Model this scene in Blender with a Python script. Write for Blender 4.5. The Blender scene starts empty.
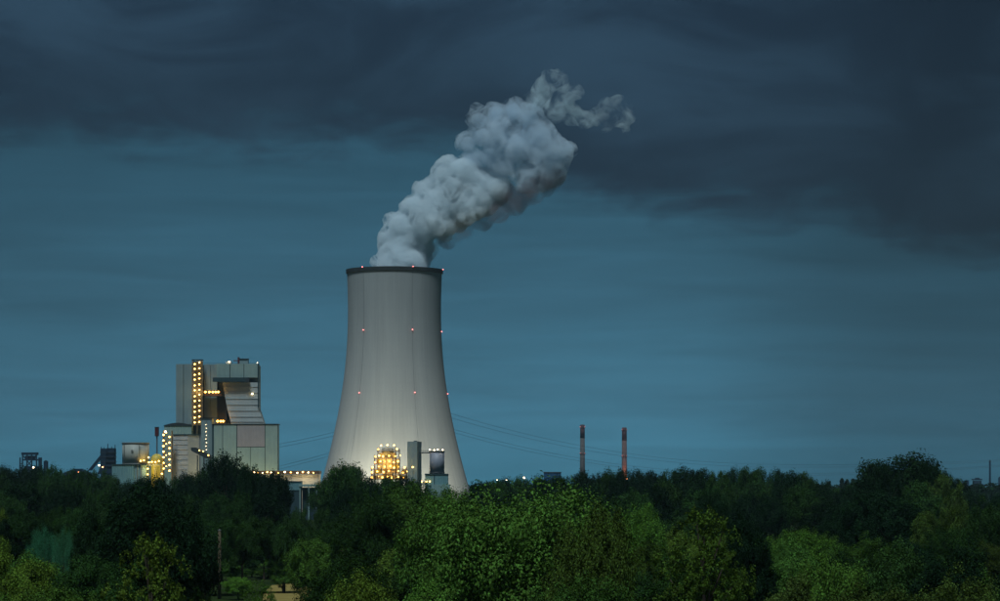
import bpy, bmesh, math, random
import numpy as np
from mathutils import Vector, Matrix, noise as mnoise

random.seed(7)
S = bpy.context.scene
COL = S.collection
R = math.radians

# ------------------------------------------------------------------ camera
F = 2767.0          # focal length in pixels of the 1000 px wide photograph
HY = 487.0          # row of the horizon
CH = 22.0           # camera height above the plain
cam_data = bpy.data.cameras.new('camera')
cam = bpy.data.objects.new('camera', cam_data)
COL.objects.link(cam)
cam_data.sensor_width = 36.0
cam_data.lens = 36.0 * F / 1000.0
cam_data.shift_y = (HY - 300.5) / 1000.0
cam_data.clip_start = 1.0
cam_data.clip_end = 200000.0
cam.location = (0, 0, CH)
cam.rotation_euler = (R(90), 0, 0)
S.camera = cam


def at(px, py, Y):
    return Vector(((px - 500.0) / F * Y, Y, CH + (HY - py) / F * Y))


# ------------------------------------------------------------------ world
SUN_EL, SUN_AZ = R(60), R(194)       # the light comes from behind and left of the camera (azimuth from +Y, clockwise)
world = bpy.data.worlds.new('World')
S.world = world
world.use_nodes = True
wt = world.node_tree
wt.nodes.clear()


class NT:
    """tiny helper to write node trees"""
    def __init__(self, tree):
        self.t = tree

    def n(self, kind, ins=None, **props):
        nd = self.t.nodes.new(kind)
        for k, v in props.items():
            setattr(nd, k, v)
        for k, v in (ins or {}).items():
            s = nd.inputs[k]
            if isinstance(v, bpy.types.NodeSocket):
                self.t.links.new(v, s)
            else:
                s.default_value = v
        return nd

    def m(self, op, a, b=0.0, c=None, clamp=False):
        ins = {0: a, 1: b}
        if c is not None:
            ins[2] = c
        return self.n('ShaderNodeMath', ins, operation=op, use_clamp=clamp).outputs[0]

    def mix(self, f, a, b, blend='MIX'):
        nd = self.t.nodes.new('ShaderNodeMix')
        nd.data_type = 'RGBA'
        nd.blend_type = blend
        for i, v in ((0, f), (6, a), (7, b)):
            s = nd.inputs[i]
            if isinstance(v, bpy.types.NodeSocket):
                self.t.links.new(v, s)
            else:
                s.default_value = v if i == 0 else (tuple(v) + (1,) if len(v) == 3 else v)
        return nd.outputs[2]

    def ramp(self, f, stops, interp='LINEAR'):
        nd = self.n('ShaderNodeValToRGB', {0: f})
        cr = nd.color_ramp
        cr.interpolation = interp
        while len(cr.elements) < len(stops):
            cr.elements.new(0.5)
        for e, (p, c) in zip(cr.elements, stops):
            e.position = p
            e.color = (c, c, c, 1) if isinstance(c, (int, float)) else tuple(c) + (1,)
        return nd.outputs[0]

    def smooth(self, v, lo, hi):
        nd = self.n('ShaderNodeMapRange', {0: v, 1: lo, 2: hi, 3: 0.0, 4: 1.0}, interpolation_type='SMOOTHSTEP')
        return nd.outputs[0]

    def noise(self, vec, scale, detail=4.0, rough=0.5, dist=0.0, out=0):
        nd = self.n('ShaderNodeTexNoise', {'Vector': vec, 'Scale': scale, 'Detail': detail, 'Roughness': rough, 'Distortion': dist})
        return nd.outputs[out]

    def scale(self, vec, s):
        return self.n('ShaderNodeVectorMath', {0: vec, 1: s}, operation='MULTIPLY').outputs[0]

    def curve(self, v, pts):
        nd = self.n('ShaderNodeFloatCurve', {1: v})
        c = nd.mapping.curves[0]
        nd.mapping.use_clip = False
        c.points[0].location = pts[0]
        c.points[1].location = pts[-1]
        for p in pts[1:-1]:
            c.points.new(*p)
        nd.mapping.update()
        return nd.outputs[0]


W = NT(wt)
tc = W.n('ShaderNodeTexCoord').outputs['Generated']
sep = W.n('ShaderNodeSeparateXYZ', {0: tc})
dx, dy, dz = sep.outputs
az = W.m('ARCTAN2', dx, dy)                                     # 0 straight ahead, positive to the right
az01 = W.m('ADD', W.m('MULTIPLY', az, 0.5 / math.pi), 0.5)      # 0.5 straight ahead
el = dz
# underside of the dark cloud bank: its height above the horizon by azimuth
AZ = lambda px: 0.5 + math.atan((px - 500) / F) / (2 * math.pi)
EL = lambda py: math.sin(math.atan((HY - py) / F))
base = W.curve(az01, [(0.0, EL(170)), (0.30, EL(120)), (0.45, EL(150)), (AZ(60), EL(132)), (AZ(300), EL(140)), (AZ(460), EL(132)),
                      (AZ(560), EL(185)), (AZ(680), EL(205)), (AZ(820), EL(208)), (AZ(900), EL(240)), (AZ(1000), EL(262)),
                      (0.56, EL(255)), (0.72, EL(140)), (1.0, EL(170))])
streak = W.scale(tc, (1.0, 1.0, 5.0))
lumps = W.noise(streak, 14.0, 6.0, 0.55, 0.4)
fine = W.noise(W.scale(tc, (1.0, 1.0, 2.2)), 42.0, 6.0, 0.6, 0.6)
edge = W.m('ADD', W.m('SUBTRACT', el, base), W.m('ADD', W.m('MULTIPLY', W.m('SUBTRACT', lumps, 0.5), 0.032),
                                                  W.m('MULTIPLY', W.m('SUBTRACT', fine, 0.5), 0.030)))
bank = W.smooth(edge, -0.013, 0.012)
# cloud sheet under the bank, lighter towards the horizon, in flat streaks
sheet = W.ramp(W.m('MULTIPLY', W.m('MAXIMUM', el, 0.0), 4.0),
               [(0.0, (0.042, 0.190, 0.285)), (0.10, (0.043, 0.175, 0.270)), (0.28, (0.032, 0.115, 0.178)), (0.46, (0.023, 0.083, 0.130)),
                (1.0, (0.026, 0.078, 0.122))])
st2 = W.noise(W.scale(tc, (1.0, 1.0, 11.0)), 9.0, 5.0, 0.55, 0.5)
st3 = W.noise(W.scale(tc, (1.0, 1.0, 16.0)), 26.0, 4.0, 0.55, 0.3)
sfac = W.m('ADD', 0.52, W.m('ADD', W.m('MULTIPLY', st2, 0.68), W.m('MULTIPLY', st3, 0.16)))
sheet = W.mix(1.0, sheet, W.n('ShaderNodeCombineColor', {0: sfac, 1: sfac, 2: sfac}).outputs[0], 'MULTIPLY')
thick = W.curve(az01, [(0.0, 0.75), (0.30, 0.85), (0.45, 0.80), (AZ(60), 0.86), (AZ(300), 1.0), (AZ(560), 1.0), (AZ(760), 0.80), (AZ(1000), 0.50),
                       (0.56, 0.52), (0.75, 0.70), (1.0, 0.75)])
sheet = W.mix(1.0, sheet, W.n('ShaderNodeCombineColor', {0: thick, 1: thick, 2: thick}).outputs[0], 'MULTIPLY')
# the bank itself, slate blue with lighter wisps
big = W.noise(W.scale(tc, (1.0, 1.0, 2.6)), 11.0, 6.0, 0.6, 0.7)
dark = W.mix(W.smooth(big, 0.36, 0.70), (0.0095, 0.0225, 0.042), (0.022, 0.052, 0.088))
lowedge = W.m('SUBTRACT', 1.0, W.smooth(edge, 0.0, 0.05))
dark = W.mix(W.m('MULTIPLY', lowedge, 0.65), dark, (0.008, 0.020, 0.036))
thick2 = W.curve(az01, [(0.0, 0.95), (0.45, 1.0), (AZ(500), 1.0), (AZ(760), 0.88), (AZ(930), 0.55), (AZ(1000), 0.50), (0.56, 0.52), (0.75, 0.85), (1.0, 0.95)])
dark = W.mix(1.0, dark, W.n('ShaderNodeCombineColor', {0: thick2, 1: thick2, 2: thick2}).outputs[0], 'MULTIPLY')
cloud = W.mix(bank, sheet, dark)
sky = W.n('ShaderNodeTexSky', sky_type='NISHITA', sun_disc=False, sun_elevation=SUN_EL, sun_rotation=SUN_AZ).outputs[0]
clear = W.mix(1.0, sky, (0.035, 0.045, 0.05), 'MULTIPLY')
total = W.mix(0.95, clear, cloud)
bg = W.n('ShaderNodeBackground', {0: total, 1: 0.66})
wo = W.n('ShaderNodeOutputWorld', {0: bg.outputs[0]})

# ------------------------------------------------------------------ sun (soft light through the overcast)
sd = bpy.data.lights.new('sun', 'SUN')
sd.energy = 1.5
sd.angle = R(14)
sd.color = (0.82, 0.94, 1.0)
sun = bpy.data.objects.new('sun', sd)
COL.objects.link(sun)
sdir = Vector((math.sin(SUN_AZ) * math.cos(SUN_EL), math.cos(SUN_AZ) * math.cos(SUN_EL), math.sin(SUN_EL)))
sun.rotation_euler = sdir.to_track_quat('Z', 'Y').to_euler()
sun.location = sdir * 500

S.view_settings.view_transform = 'Standard'
S.view_settings.look = 'None'
S.view_settings.exposure = 0.6
S.view_settings.gamma = 1.0
S.view_settings.use_curve_mapping = False
S.render.engine = 'CYCLES'
cy = S.cycles
cy.use_denoising = True
cy.denoiser = 'OPENIMAGEDENOISE'
cy.denoising_prefilter = 'ACCURATE'
cy.max_bounces = 8
cy.diffuse_bounces = 3
cy.glossy_bounces = 2
cy.transmission_bounces = 3
cy.volume_bounces = 6
cy.transparent_max_bounces = 8
cy.sample_clamp_indirect = 3.0
cy.caustics_reflective = False
cy.caustics_refractive = False


# ------------------------------------------------------------------ materials
def new_mat(name):
    m = bpy.data.materials.new(name)
    m.use_nodes = True
    m.node_tree.nodes.clear()
    return m, NT(m.node_tree)


def out(N, surf=None, vol=None, disp=None):
    ins = {}
    if surf is not None:
        ins['Surface'] = surf
    if vol is not None:
        ins['Volume'] = vol
    N.n('ShaderNodeOutputMaterial', ins)


def paint(name, col, rough=0.6, var=0.18, scale=0.12, metal=0.0, ribs=0.0, rib_axis=0, streak=True, spec=0.3):
    """weathered sheet metal or concrete: uneven colour, rain streaks, optional corrugation"""
    m, N = new_mat(name)
    tcn = N.n('ShaderNodeTexCoord').outputs['Object']
    a = N.noise(tcn, scale, 5.0, 0.6)
    b = N.noise(N.scale(tcn, (1.0, 1.0, 0.12)), scale * 7, 4.0, 0.6)
    f = N.m('ADD', N.m('MULTIPLY', N.m('SUBTRACT', a, 0.5), var * 2.0), N.m('MULTIPLY', N.m('SUBTRACT', b, 0.5), var * 1.6 if streak else 0.0))
    f = N.m('ADD', 1.0, f)
    c = N.mix(1.0, col, N.n('ShaderNodeCombineColor', {0: f, 1: f, 2: f}).outputs[0], 'MULTIPLY')
    ins = {'Base Color': c, 'Roughness': rough, 'Metallic': metal, 'Specular IOR Level': spec}
    if ribs:
        xyz = N.n('ShaderNodeSeparateXYZ', {0: tcn}).outputs[rib_axis]
        wv = N.m('SINE', N.m('MULTIPLY', xyz, 2 * math.pi / ribs))
        ins['Normal'] = N.n('ShaderNodeBump', {'Height': wv, 'Strength': 0.5, 'Distance': ribs * 0.25}).outputs[0]
    p = N.n('ShaderNodeBsdfPrincipled', ins)
    out(N, p.outputs[0])
    return m


def emit(name, col, strength):
    m, N = new_mat(name)
    e = N.n('ShaderNodeEmission', {0: tuple(col) + (1,), 1: strength})
    out(N, e.outputs[0])
    return m


M = {}
M['panel'] = paint('cladding_grey', (0.185, 0.262, 0.275), ribs=0.9)
M['panel_green'] = paint('cladding_grey_green', (0.230, 0.330, 0.312), ribs=0.9)
M['panel_pink'] = paint('cladding_warm_grey', (0.280, 0.276, 0.288), ribs=0.9)
M['panel_light'] = paint('cladding_light', (0.35, 0.38, 0.375))
M['duct'] = paint('duct_sheet', (0.335, 0.385, 0.385), rough=0.5)
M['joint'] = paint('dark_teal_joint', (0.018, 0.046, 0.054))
M['dark'] = paint('dark_steel', (0.024, 0.034, 0.040), rough=0.5)
M['brown_steel'] = paint('brown_steel', (0.072, 0.044, 0.024), rough=0.6)
M['grating'] = paint('stair_steel', (0.160, 0.120, 0.056), rough=0.6)
M['teal'] = paint('teal_cladding', (0.128, 0.264, 0.288), ribs=1.2)
M['teal_light'] = paint('pale_teal_cladding', (0.216, 0.336, 0.320), ribs=1.2)
M['tank'] = paint('tank_shell', (0.320, 0.344, 0.304), rough=0.5)
M['tank_rim'] = paint('tank_rim', (0.128, 0.144, 0.136), rough=0.5)
M['silo'] = paint('silo_steel', (0.216, 0.240, 0.288), rough=0.45)
M['cream'] = paint('cream_render', (0.480, 0.440, 0.360))
M['yellow'] = paint('yellow_tank', (0.500, 0.420, 0.080), rough=0.45)
M['red_steel'] = paint('dark_red_steel', (0.080, 0.020, 0.024), rough=0.5)
M['far_steel'] = paint('haze_blue_steel', (0.012, 0.030, 0.052), rough=0.9, spec=0.05)  # blue of the far haze is put into the steel colour
M['chimney_dark'] = paint('chimney_grey', (0.085, 0.078, 0.074), rough=0.8)
M['chimney_red'] = paint('chimney_red', (0.125, 0.072, 0.062), rough=0.8)
M['chimney_top'] = paint('chimney_dark_red_band', (0.072, 0.028, 0.032), rough=0.8)
M['blue_box'] = paint('blue_cladding', (0.018, 0.075, 0.165), rough=0.8, spec=0.05)
M['wood'] = paint('weathered_timber', (0.085, 0.070, 0.040), rough=0.9, scale=1.5)
M['wire'] = paint('aluminium_wire', (0.080, 0.088, 0.096), rough=0.5)
M['rim'] = paint('rim_concrete', (0.030, 0.040, 0.042), rough=0.9)
M['warm'] = emit('lamp_warm', (1.0, 0.56, 0.12), 8.0)
M['amber'] = emit('lamp_amber', (1.0, 0.44, 0.055), 10.0)
M['white'] = emit('lamp_white', (1.0, 0.74, 0.40), 10.0)
M['orange'] = emit('lamp_orange', (1.0, 0.34, 0.12), 7.0)
M['redlamp'] = emit('lamp_red', (1.0, 0.22, 0.20), 3.2)


def concrete_shell():
    m, N = new_mat('tower_concrete')
    tcn = N.n('ShaderNodeTexCoord').outputs['Object']
    s = N.n('ShaderNodeSeparateXYZ', {0: tcn})
    ang = N.m('ARCTAN2', s.outputs[0], s.outputs[1])
    v = N.n('ShaderNodeCombineXYZ', {0: N.m('MULTIPLY', ang, 30.0), 1: N.m('MULTIPLY', s.outputs[2], 0.035), 2: 0.0}).outputs[0]
    st = N.noise(v, 0.75, 5.0, 0.6)
    st2 = N.noise(v, 0.16, 4.0, 0.6)
    big = N.noise(tcn, 0.02, 5.0, 0.6)
    # shuttering strips: narrow meridional lines
    ribs = N.m('PINGPONG', N.m('MULTIPLY', ang, 96 / (2 * math.pi)), 0.5)
    line = N.m('SUBTRACT', 1.0, N.smooth(ribs, 0.0, 0.09))
    lift = N.m('PINGPONG', N.m('MULTIPLY', s.outputs[2], 1 / 6.0), 0.5)
    lline = N.m('SUBTRACT', 1.0, N.smooth(lift, 0.0, 0.07))
    f = N.m('ADD', 1.0, N.m('MULTIPLY', N.m('SUBTRACT', st, 0.5), 0.28))
    f = N.m('ADD', f, N.m('MULTIPLY', N.m('SUBTRACT', st2, 0.5), 0.30))
    f = N.m('ADD', f, N.m('MULTIPLY', N.m('SUBTRACT', big, 0.5), 0.22))
    f = N.m('SUBTRACT', f, N.m('MULTIPLY', line, 0.05))
    f = N.m('SUBTRACT', f, N.m('MULTIPLY', lline, 0.035))
    c = N.mix(1.0, (0.275, 0.308, 0.312), N.n('ShaderNodeCombineColor', {0: f, 1: f, 2: f}).outputs[0], 'MULTIPLY')
    p = N.n('ShaderNodeBsdfPrincipled', {'Base Color': c, 'Roughness': 0.9})
    out(N, p.outputs[0])
    return m


M['shell'] = concrete_shell()


def leaf_mat():
    m, N = new_mat('leaves')
    oi = N.n('ShaderNodeObjectInfo')
    geo = N.n('ShaderNodeNewGeometry')
    tcn = N.n('ShaderNodeTexCoord').outputs['Object']
    isl = geo.outputs['Random Per Island']
    cl = N.noise(tcn, 8.0, 3.0, 0.65)  # random leaf tone by clump, its contrast imitating lit and shaded sprigs
    f = N.m('ADD', N.m('MULTIPLY', N.m('POWER', isl, 2.0), 1.1), N.m('MULTIPLY', N.m('SUBTRACT', cl, 0.5), 2.2))
    f = N.m('MAXIMUM', N.m('ADD', f, 0.70), 0.18)
    c = N.mix(1.0, oi.outputs['Color'], N.n('ShaderNodeCombineColor', {0: f, 1: f, 2: f}).outputs[0], 'MULTIPLY')
    hs = N.n('ShaderNodeHueSaturation', {'Hue': N.m('ADD', 0.475, N.m('MULTIPLY', N.m('ADD', isl, cl), 0.025)), 'Saturation': 1.0, 'Value': 1.0, 'Color': c})
    d = N.n('ShaderNodeBsdfDiffuse', {0: hs.outputs[0]})
    t = N.n('ShaderNodeBsdfTranslucent', {0: hs.outputs[0]})
    mx = N.n('ShaderNodeMixShader', {0: 0.18, 1: d.outputs[0], 2: t.outputs[0]})
    out(N, mx.outputs[0])
    return m


M['leaf'] = leaf_mat()
M['bark'] = paint('bark', (0.070, 0.055, 0.040), rough=0.95, scale=2.0)


# ------------------------------------------------------------------ object helpers
def link(o, parent=None):
    COL.objects.link(o)
    if parent is not None:
        o.parent = parent
    return o


def tag(o, label=None, cat=None, group=None, kind=None):
    for k, v in (('label', label), ('category', cat), ('group', group), ('kind', kind)):
        if v:
            o[k] = v
    return o


def thing(name, loc, label, cat, group=None, rz=0.0):
    o = bpy.data.objects.new(name, None)
    o.empty_display_size = 2.0
    o.location = loc
    o.rotation_euler = (0, 0, rz)
    link(o)
    return tag(o, label, cat, group)


def mesh_obj(name, me, mat, parent=None):
    o = bpy.data.objects.new(name, me)
    if mat is not None and not me.materials:
        me.materials.append(mat)
    return link(o, parent)


def bm_obj(name, bm, mat, parent=None, smooth=False):
    bmesh.ops.recalc_face_normals(bm, faces=bm.faces)
    me = bpy.data.meshes.new(name)
    bm.to_mesh(me)
    bm.free()
    if smooth:
        for p in me.polygons:
            p.use_smooth = True
    return mesh_obj(name, me, mat, parent)


def add_box(bm, x0, x1, y0, y1, z0, z1):
    vs = [bm.verts.new((x, y, z)) for z in (z0, z1) for y in (y0, y1) for x in (x0, x1)]
    for f in ((0, 1, 3, 2), (4, 6, 7, 5), (0, 4, 5, 1), (2, 3, 7, 6), (0, 2, 6, 4), (1, 5, 7, 3)):
        bm.faces.new([vs[i] for i in f])


def add_tube(bm, p, q, r, n=6, r2=None):
    p, q = Vector(p), Vector(q)
    r2 = r if r2 is None else r2
    d = (q - p).normalized()
    a = d.orthogonal().normalized()
    b = d.cross(a)
    ring = []
    for c, rr in ((p, r), (q, r2)):
        ring.append([bm.verts.new(c + (a * math.cos(t) + b * math.sin(t)) * rr) for t in [2 * math.pi * i / n for i in range(n)]])
    for i in range(n):
        j = (i + 1) % n
        bm.faces.new((ring[0][i], ring[0][j], ring[1][j], ring[1][i]))
    bm.faces.new(list(reversed(ring[0])))
    bm.faces.new(ring[1])


def add_lathe(bm, prof, n=48, cap=True):
    """prof: list of (r, z)"""
    rings = []
    for r, z in prof:
        rings.append([bm.verts.new((r * math.cos(2 * math.pi * i / n), r * math.sin(2 * math.pi * i / n), z)) for i in range(n)])
    for a, b in zip(rings, rings[1:]):
        for i in range(n):
            j = (i + 1) % n
            bm.faces.new((a[i], a[j], b[j], b[i]))
    if cap:
        bm.faces.new(list(reversed(rings[0])))
        bm.faces.new(rings[-1])


def add_prism(bm, pts, y0, y1):
    """pts: outline in x,z; extruded along y"""
    a = [bm.verts.new((x, y0, z)) for x, z in pts]
    b = [bm.verts.new((x, y1, z)) for x, z in pts]
    n = len(pts)
    bm.faces.new(a)
    bm.faces.new(list(reversed(b)))
    for i in range(n):
        j = (i + 1) % n
        bm.faces.new((a[i], b[i], b[j], a[j]))


def bev(bm, w):
    bmesh.ops.bevel(bm, geom=bm.edges[:], offset=w, segments=1, affect='EDGES')


class Frame:
    """builds parts of one thing from photograph pixels; the thing stands at depth Y, everything is stored relative to its base"""
    def __init__(self, name, px, Y, label, cat, group=None):
        b = at(px, 0, Y)
        self.Y = Y
        self.o = Vector((b.x, Y, 0.0))
        self.root = thing(name, self.o, label, cat, group)

    def x(self, px, dy=0.0):
        return (px - 500.0) / F * (self.Y) - self.o.x

    def z(self, py):
        return CH + (HY - py) / F * self.Y

    def box(self, name, px0, px1, py0, py1, y0, y1, mat, parent=None, bevel=0.0):
        """pixels x0..x1, top row py0, bottom row py1 (None = ground); y0..y1 metres behind the front plane"""
        bm = bmesh.new()
        z0 = 0.0 if py1 is None else self.z(py1)
        add_box(bm, self.x(px0), self.x(px1), y0, y1, z0, self.z(py0))
        if bevel:
            bev(bm, bevel)
        return bm_obj(name, bm, mat, parent or self.root)

    def prism(self, name, pts, y0, y1, mat, parent=None):
        bm = bmesh.new()
        add_prism(bm, [(self.x(a), self.z(b)) for a, b in pts], y0, y1)
        return bm_obj(name, bm, mat, parent or self.root)

    def tube(self, name, a, b, r, mat, parent=None, n=8):
        bm = bmesh.new()
        add_tube(bm, (self.x(a[0]), a[2], self.z(a[1])), (self.x(b[0]), b[2], self.z(b[1])), r, n)
        return bm_obj(name, bm, mat, parent or self.root)

    def cyl(self, name, px0, px1, py0, py1, yc, mat, parent=None, n=40, extra=None, smooth=True):
        bm = bmesh.new()
        r = (self.x(px1) - self.x(px0)) / 2
        z0 = 0.0 if py1 is None else self.z(py1)
        z1 = self.z(py0)
        add_lathe(bm, extra(r, z0, z1) if extra else [(r, z0), (r, z1)], n)
        o = bm_obj(name, bm, mat, parent or self.root)
        o.location = ((self.x(px0) + self.x(px1)) / 2, yc, 0)
        if smooth:
            for p in o.data.polygons:
                p.use_smooth = abs(p.normal.z) < 0.9
        return o

    def lamp(self, px, py, dy, kind='warm', r=0.5, parent=None):
        return bulb(Vector((self.x(px), dy, self.z(py))), kind, r, parent or self.root)


_bulbs = {}


def bulb(loc, kind, r, parent):
    if kind not in _bulbs:
        bm = bmesh.new()
        bmesh.ops.create_icosphere(bm, subdivisions=1, radius=1.0)
        bmesh.ops.scale(bm, vec=(1, 1, 0.8), verts=bm.verts)
        me = bpy.data.meshes.new('lamp_' + kind)
        bm.to_mesh(me)
        bm.free()
        me.materials.append(M[kind])
        _bulbs[kind] = me
    o = bpy.data.objects.new('lamp', _bulbs[kind])
    o.location = loc
    o.scale = (r, r, r)
    return link(o, parent)


def flood(loc, power, col, parent, radius=1.5):
    ld = bpy.data.lights.new('floodlight', 'POINT')
    ld.energy = power
    ld.color = col
    ld.shadow_soft_size = radius
    o = bpy.data.objects.new('floodlight', ld)
    o.location = loc
    return link(o, parent)


# ------------------------------------------------------------------ ground
def ground_mat(name, c1, c2, scale):
    m, N = new_mat(name)
    tcn = N.n('ShaderNodeTexCoord').outputs['Object']
    a = N.noise(tcn, scale, 6.0, 0.65)
    b = N.noise(tcn, scale * 14, 4.0, 0.65)
    c = N.mix(N.smooth(N.m('ADD', N.m('MULTIPLY', a, 0.7), N.m('MULTIPLY', b, 0.3)), 0.35, 0.65), c1, c2)
    bp = N.n('ShaderNodeBump', {'Height': b, 'Strength': 0.8, 'Distance': 0.3})
    p = N.n('ShaderNodeBsdfPrincipled', {'Base Color': c, 'Roughness': 1.0, 'Specular IOR Level': 0.0, 'Normal': bp.outputs[0]})
    out(N, p.outputs[0])
    return m


bm = bmesh.new()
L = 60000.0
g = [bm.verts.new(v) for v in ((-L, -L, 0), (L, -L, 0), (L, L, 0), (-L, L, 0))]
bm.faces.new(g)
go = bm_obj('ground', bm, ground_mat('grassland', (0.016, 0.030, 0.009), (0.035, 0.055, 0.016), 0.04))
tag(go, kind='structure')
# a mown, straw-coloured strip seen through the gap between the near trees
bm = bmesh.new()
pts = [(262, 603), (306, 603), (312, 588), (296, 583), (272, 585), (264, 592)]
vs = []
for px, py in pts:
    Y = CH * F / (py - HY)
    p = at(px, py, Y)
    vs.append(bm.verts.new((p.x, p.y, 0.004)))
bm.faces.new(vs)
fo = bm_obj('field', bm, ground_mat('mown_straw', (0.26, 0.20, 0.06), (0.34, 0.27, 0.09), 0.25))
tag(fo, kind='structure')

# ------------------------------------------------------------------ cooling tower
TY = 2000.0
TPX = 394.5
tw = thing('cooling_tower', (at(TPX, 0, TY).x, TY, 0), 'huge pale grey concrete cooling tower with a waisted shell, steaming from its rim', 'cooling tower')
mpp = TY / F
prof_px = [(505.0, 80.0), (490, 75.2), (475, 71.0), (460, 67.0), (440, 62.0), (420, 57.6), (400, 54.0), (380, 51.0), (360, 48.7), (340, 47.2),
           (320, 46.6), (300, 46.6), (285, 47.0), (270.6, 47.5)]
from bisect import bisect_left


def interp(x, pts):
    if x <= pts[0][0]:
        return pts[0][1]
    for (a, b), (c, d) in zip(pts, pts[1:]):
        if x <= c:
            t = (x - a) / (c - a)
            return b + (d - b) * t
    return pts[-1][1]


pz = [(CH + (HY - y) * mpp, r * mpp) for y, r in prof_px]      # z, radius
ZTOP = pz[-1][0]
zs = np.linspace(9.0, ZTOP, 72)
zk = np.array([p[0] for p in pz])
rk = np.array([p[1] for p in pz])
co = np.polyfit(zk, rk, 5)
rad = lambda z: float(np.polyval(co, z))
prof = [(rad(z), z) for z in zs]
inner = [(r - 0.9, z) for r, z in reversed(prof)]
bm = bmesh.new()
add_lathe(bm, prof + inner + [prof[0]], 144, cap=False)
bmesh.ops.remove_doubles(bm, verts=bm.verts, dist=0.001)
sh = bm_obj('shell', bm, M['shell'], tw, smooth=True)
sh.data.set_sharp_from_angle(angle=R(50))
bm = bmesh.new()
rt = rad(ZTOP)
add_lathe(bm, [(rt + 0.05, ZTOP - 2.6), (rt + 0.7, ZTOP - 2.3), (rt + 0.75, ZTOP + 0.4), (rt + 0.2, ZTOP + 0.45), (rt - 1.3, ZTOP + 0.45), (rt - 1.3, ZTOP - 0.2), (rt + 0.05, ZTOP - 2.6)], 144, cap=False)
bmesh.ops.remove_doubles(bm, verts=bm.verts, dist=0.001)
bm_obj('rim_collar', bm, M['rim'], tw)
bm = bmesh.new()
add_tube(bm, (0, 0, 0), (0, 0, 1), 1.0, 8)
colme = bpy.data.meshes.new('column')
bm.to_mesh(colme)
bm.free()
colme.materials.append(M['shell'])
NB = 36
r0, r1 = rad(0) + 1.0, rad(9.0) - 0.45
for i in range(NB):
    a0 = 2 * math.pi * i / NB
    for s in (-1, 1):
        a1 = a0 + s * math.pi / NB
        p = Vector((r0 * math.cos(a0), r0 * math.sin(a0), 0))
        q = Vector((r1 * math.cos(a1), r1 * math.sin(a1), 9.3))
        o = bpy.data.objects.new('column', colme)
        link(o, tw)
        o.location = p
        o.rotation_mode = 'QUATERNION'
        o.rotation_quaternion = (q - p).to_track_quat('Z', 'Y')
        o.scale = (0.55, 0.55, (q - p).length)
for k in range(6):
    th = R((-38, 24, 82, 140, 196, 252)[k])
    dirv = Vector((math.sin(th), -math.cos(th), 0))
    bm = bmesh.new()
    zz = np.linspace(20, ZTOP - 3, 24)
    for z0, z1 in zip(zz, zz[1:]):
        add_tube(bm, dirv * (rad(z0) + 0.12) + Vector((0, 0, z0)), dirv * (rad(z1) + 0.12) + Vector((0, 0, z1)), 0.06, 4)
    bm_obj('cable_run', bm, M['rim'], tw)
    for py in (270, 332, 394):
        z = CH + (HY - py) * mpp
        b = bulb(dirv * (rad(z) + (1.2 if py == 270 else 0.7)) + Vector((0, 0, z)), 'redlamp', 0.45, tw)
        b.name = 'warning_light'

# ------------------------------------------------------------------ power station buildings left of the cooling tower
# boiler house
B = Frame('boiler_house', 218, 1960, 'tall grey boiler house with sloping duct and dark crane beam, highest of the plant', 'building')
B.box('wall', 176.5, 192, 364.8, None, 1.3, 22, M['panel'])
B.box('seam_backing', 176.3, 191.6, 364.5, None, 0.5, 1.25, M['joint'])
for a, b in ((176, 183.2), (183.8, 191.8)):
    B.box('panel', a, b, 364, 424, 0, 1.2, M['panel'])
    B.box('panel', a, b, 424.6, None, 0, 1.2, M['panel'])
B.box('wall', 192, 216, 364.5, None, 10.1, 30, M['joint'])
for a, b in ((202.8, 208.9), (209.3, 215.8)):
    for t0, t1 in ((363.6, 389.8), (390.2, 417), (417.4, 450)):
        B.box('panel', a, b, t0, t1, 8.6, 10.2, M['panel'])
B.box('wall', 216, 257.0, 364.3, None, 20.3, 30, M['panel'])
B.box('seam_backing', 216.5, 256.8, 364.2, 424, 19.0, 20.25, M['joint'])
for a, b in ((216.3, 229.3), (229.9, 243.4), (244.0, 257.4)):
    B.box('panel', a, b, 363.6, 377.3, 2, 18.4, M['panel_green'])
for a, b in ((216.3, 226), (226.3, 256.6)):
    B.box('panel', a, b, 378, 424, 18.5, 20.2, M['panel'])
beam = B.box('crane_beam', 213, 248.5, 377.6, 381.8, -2.0, 2.4, M['joint'])
B.box('beam_end', 246, 249.3, 378.0, 382.4, -3.0, 1.4, M['dark'], beam)
d = B.prism('duct', [(222, 382.2), (258.2, 382.2), (258.2, 407.5), (264.5, 426), (231.5, 426), (226.6, 407.5)], 3, 17, M['duct'])
for py, x0, x1 in ((386.5, 223, 258.4), (392.5, 224.0, 258.4), (398.5, 225.3, 258.4), (404.5, 226.4, 258.5), (410.5, 227.6, 259.6), (416.5, 229.2, 261.6), (421.5, 230.6, 263.2)):
    B.box('rib', x0, x1, py - 0.22, py + 0.22, 2.6, 3.2, M['duct'], d)
B.box('edge_post', 257.6, 258.8, 363.4, 407.5, 1.4, 2.9, M['joint'])
B.box('shaft', 216.4, 225.5, 396, 420, 9, 16, M['dark'])  # added dark box stands in for the shade inside the recess
pl = B.box('platform', 203.5, 221.5, 393.6, 396.0, -1.0, 7, M['brown_steel'])
for x in (205.5, 209.5, 213, 216, 218.5):
    B.lamp(x, 392.0, -1.2, 'amber', 0.85, pl)
B.tube('railing', (203.5, 391.2, -1), (221.5, 391.2, -1), 0.12, M['grating'], pl)
pl = B.box('platform', 215.5, 226.0, 422.6, 424.2, -2.0, 7, M['brown_steel'])
for x in (218, 221, 223.5):
    B.lamp(x, 421.2, -2.2, 'amber', 0.95, pl)
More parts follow.
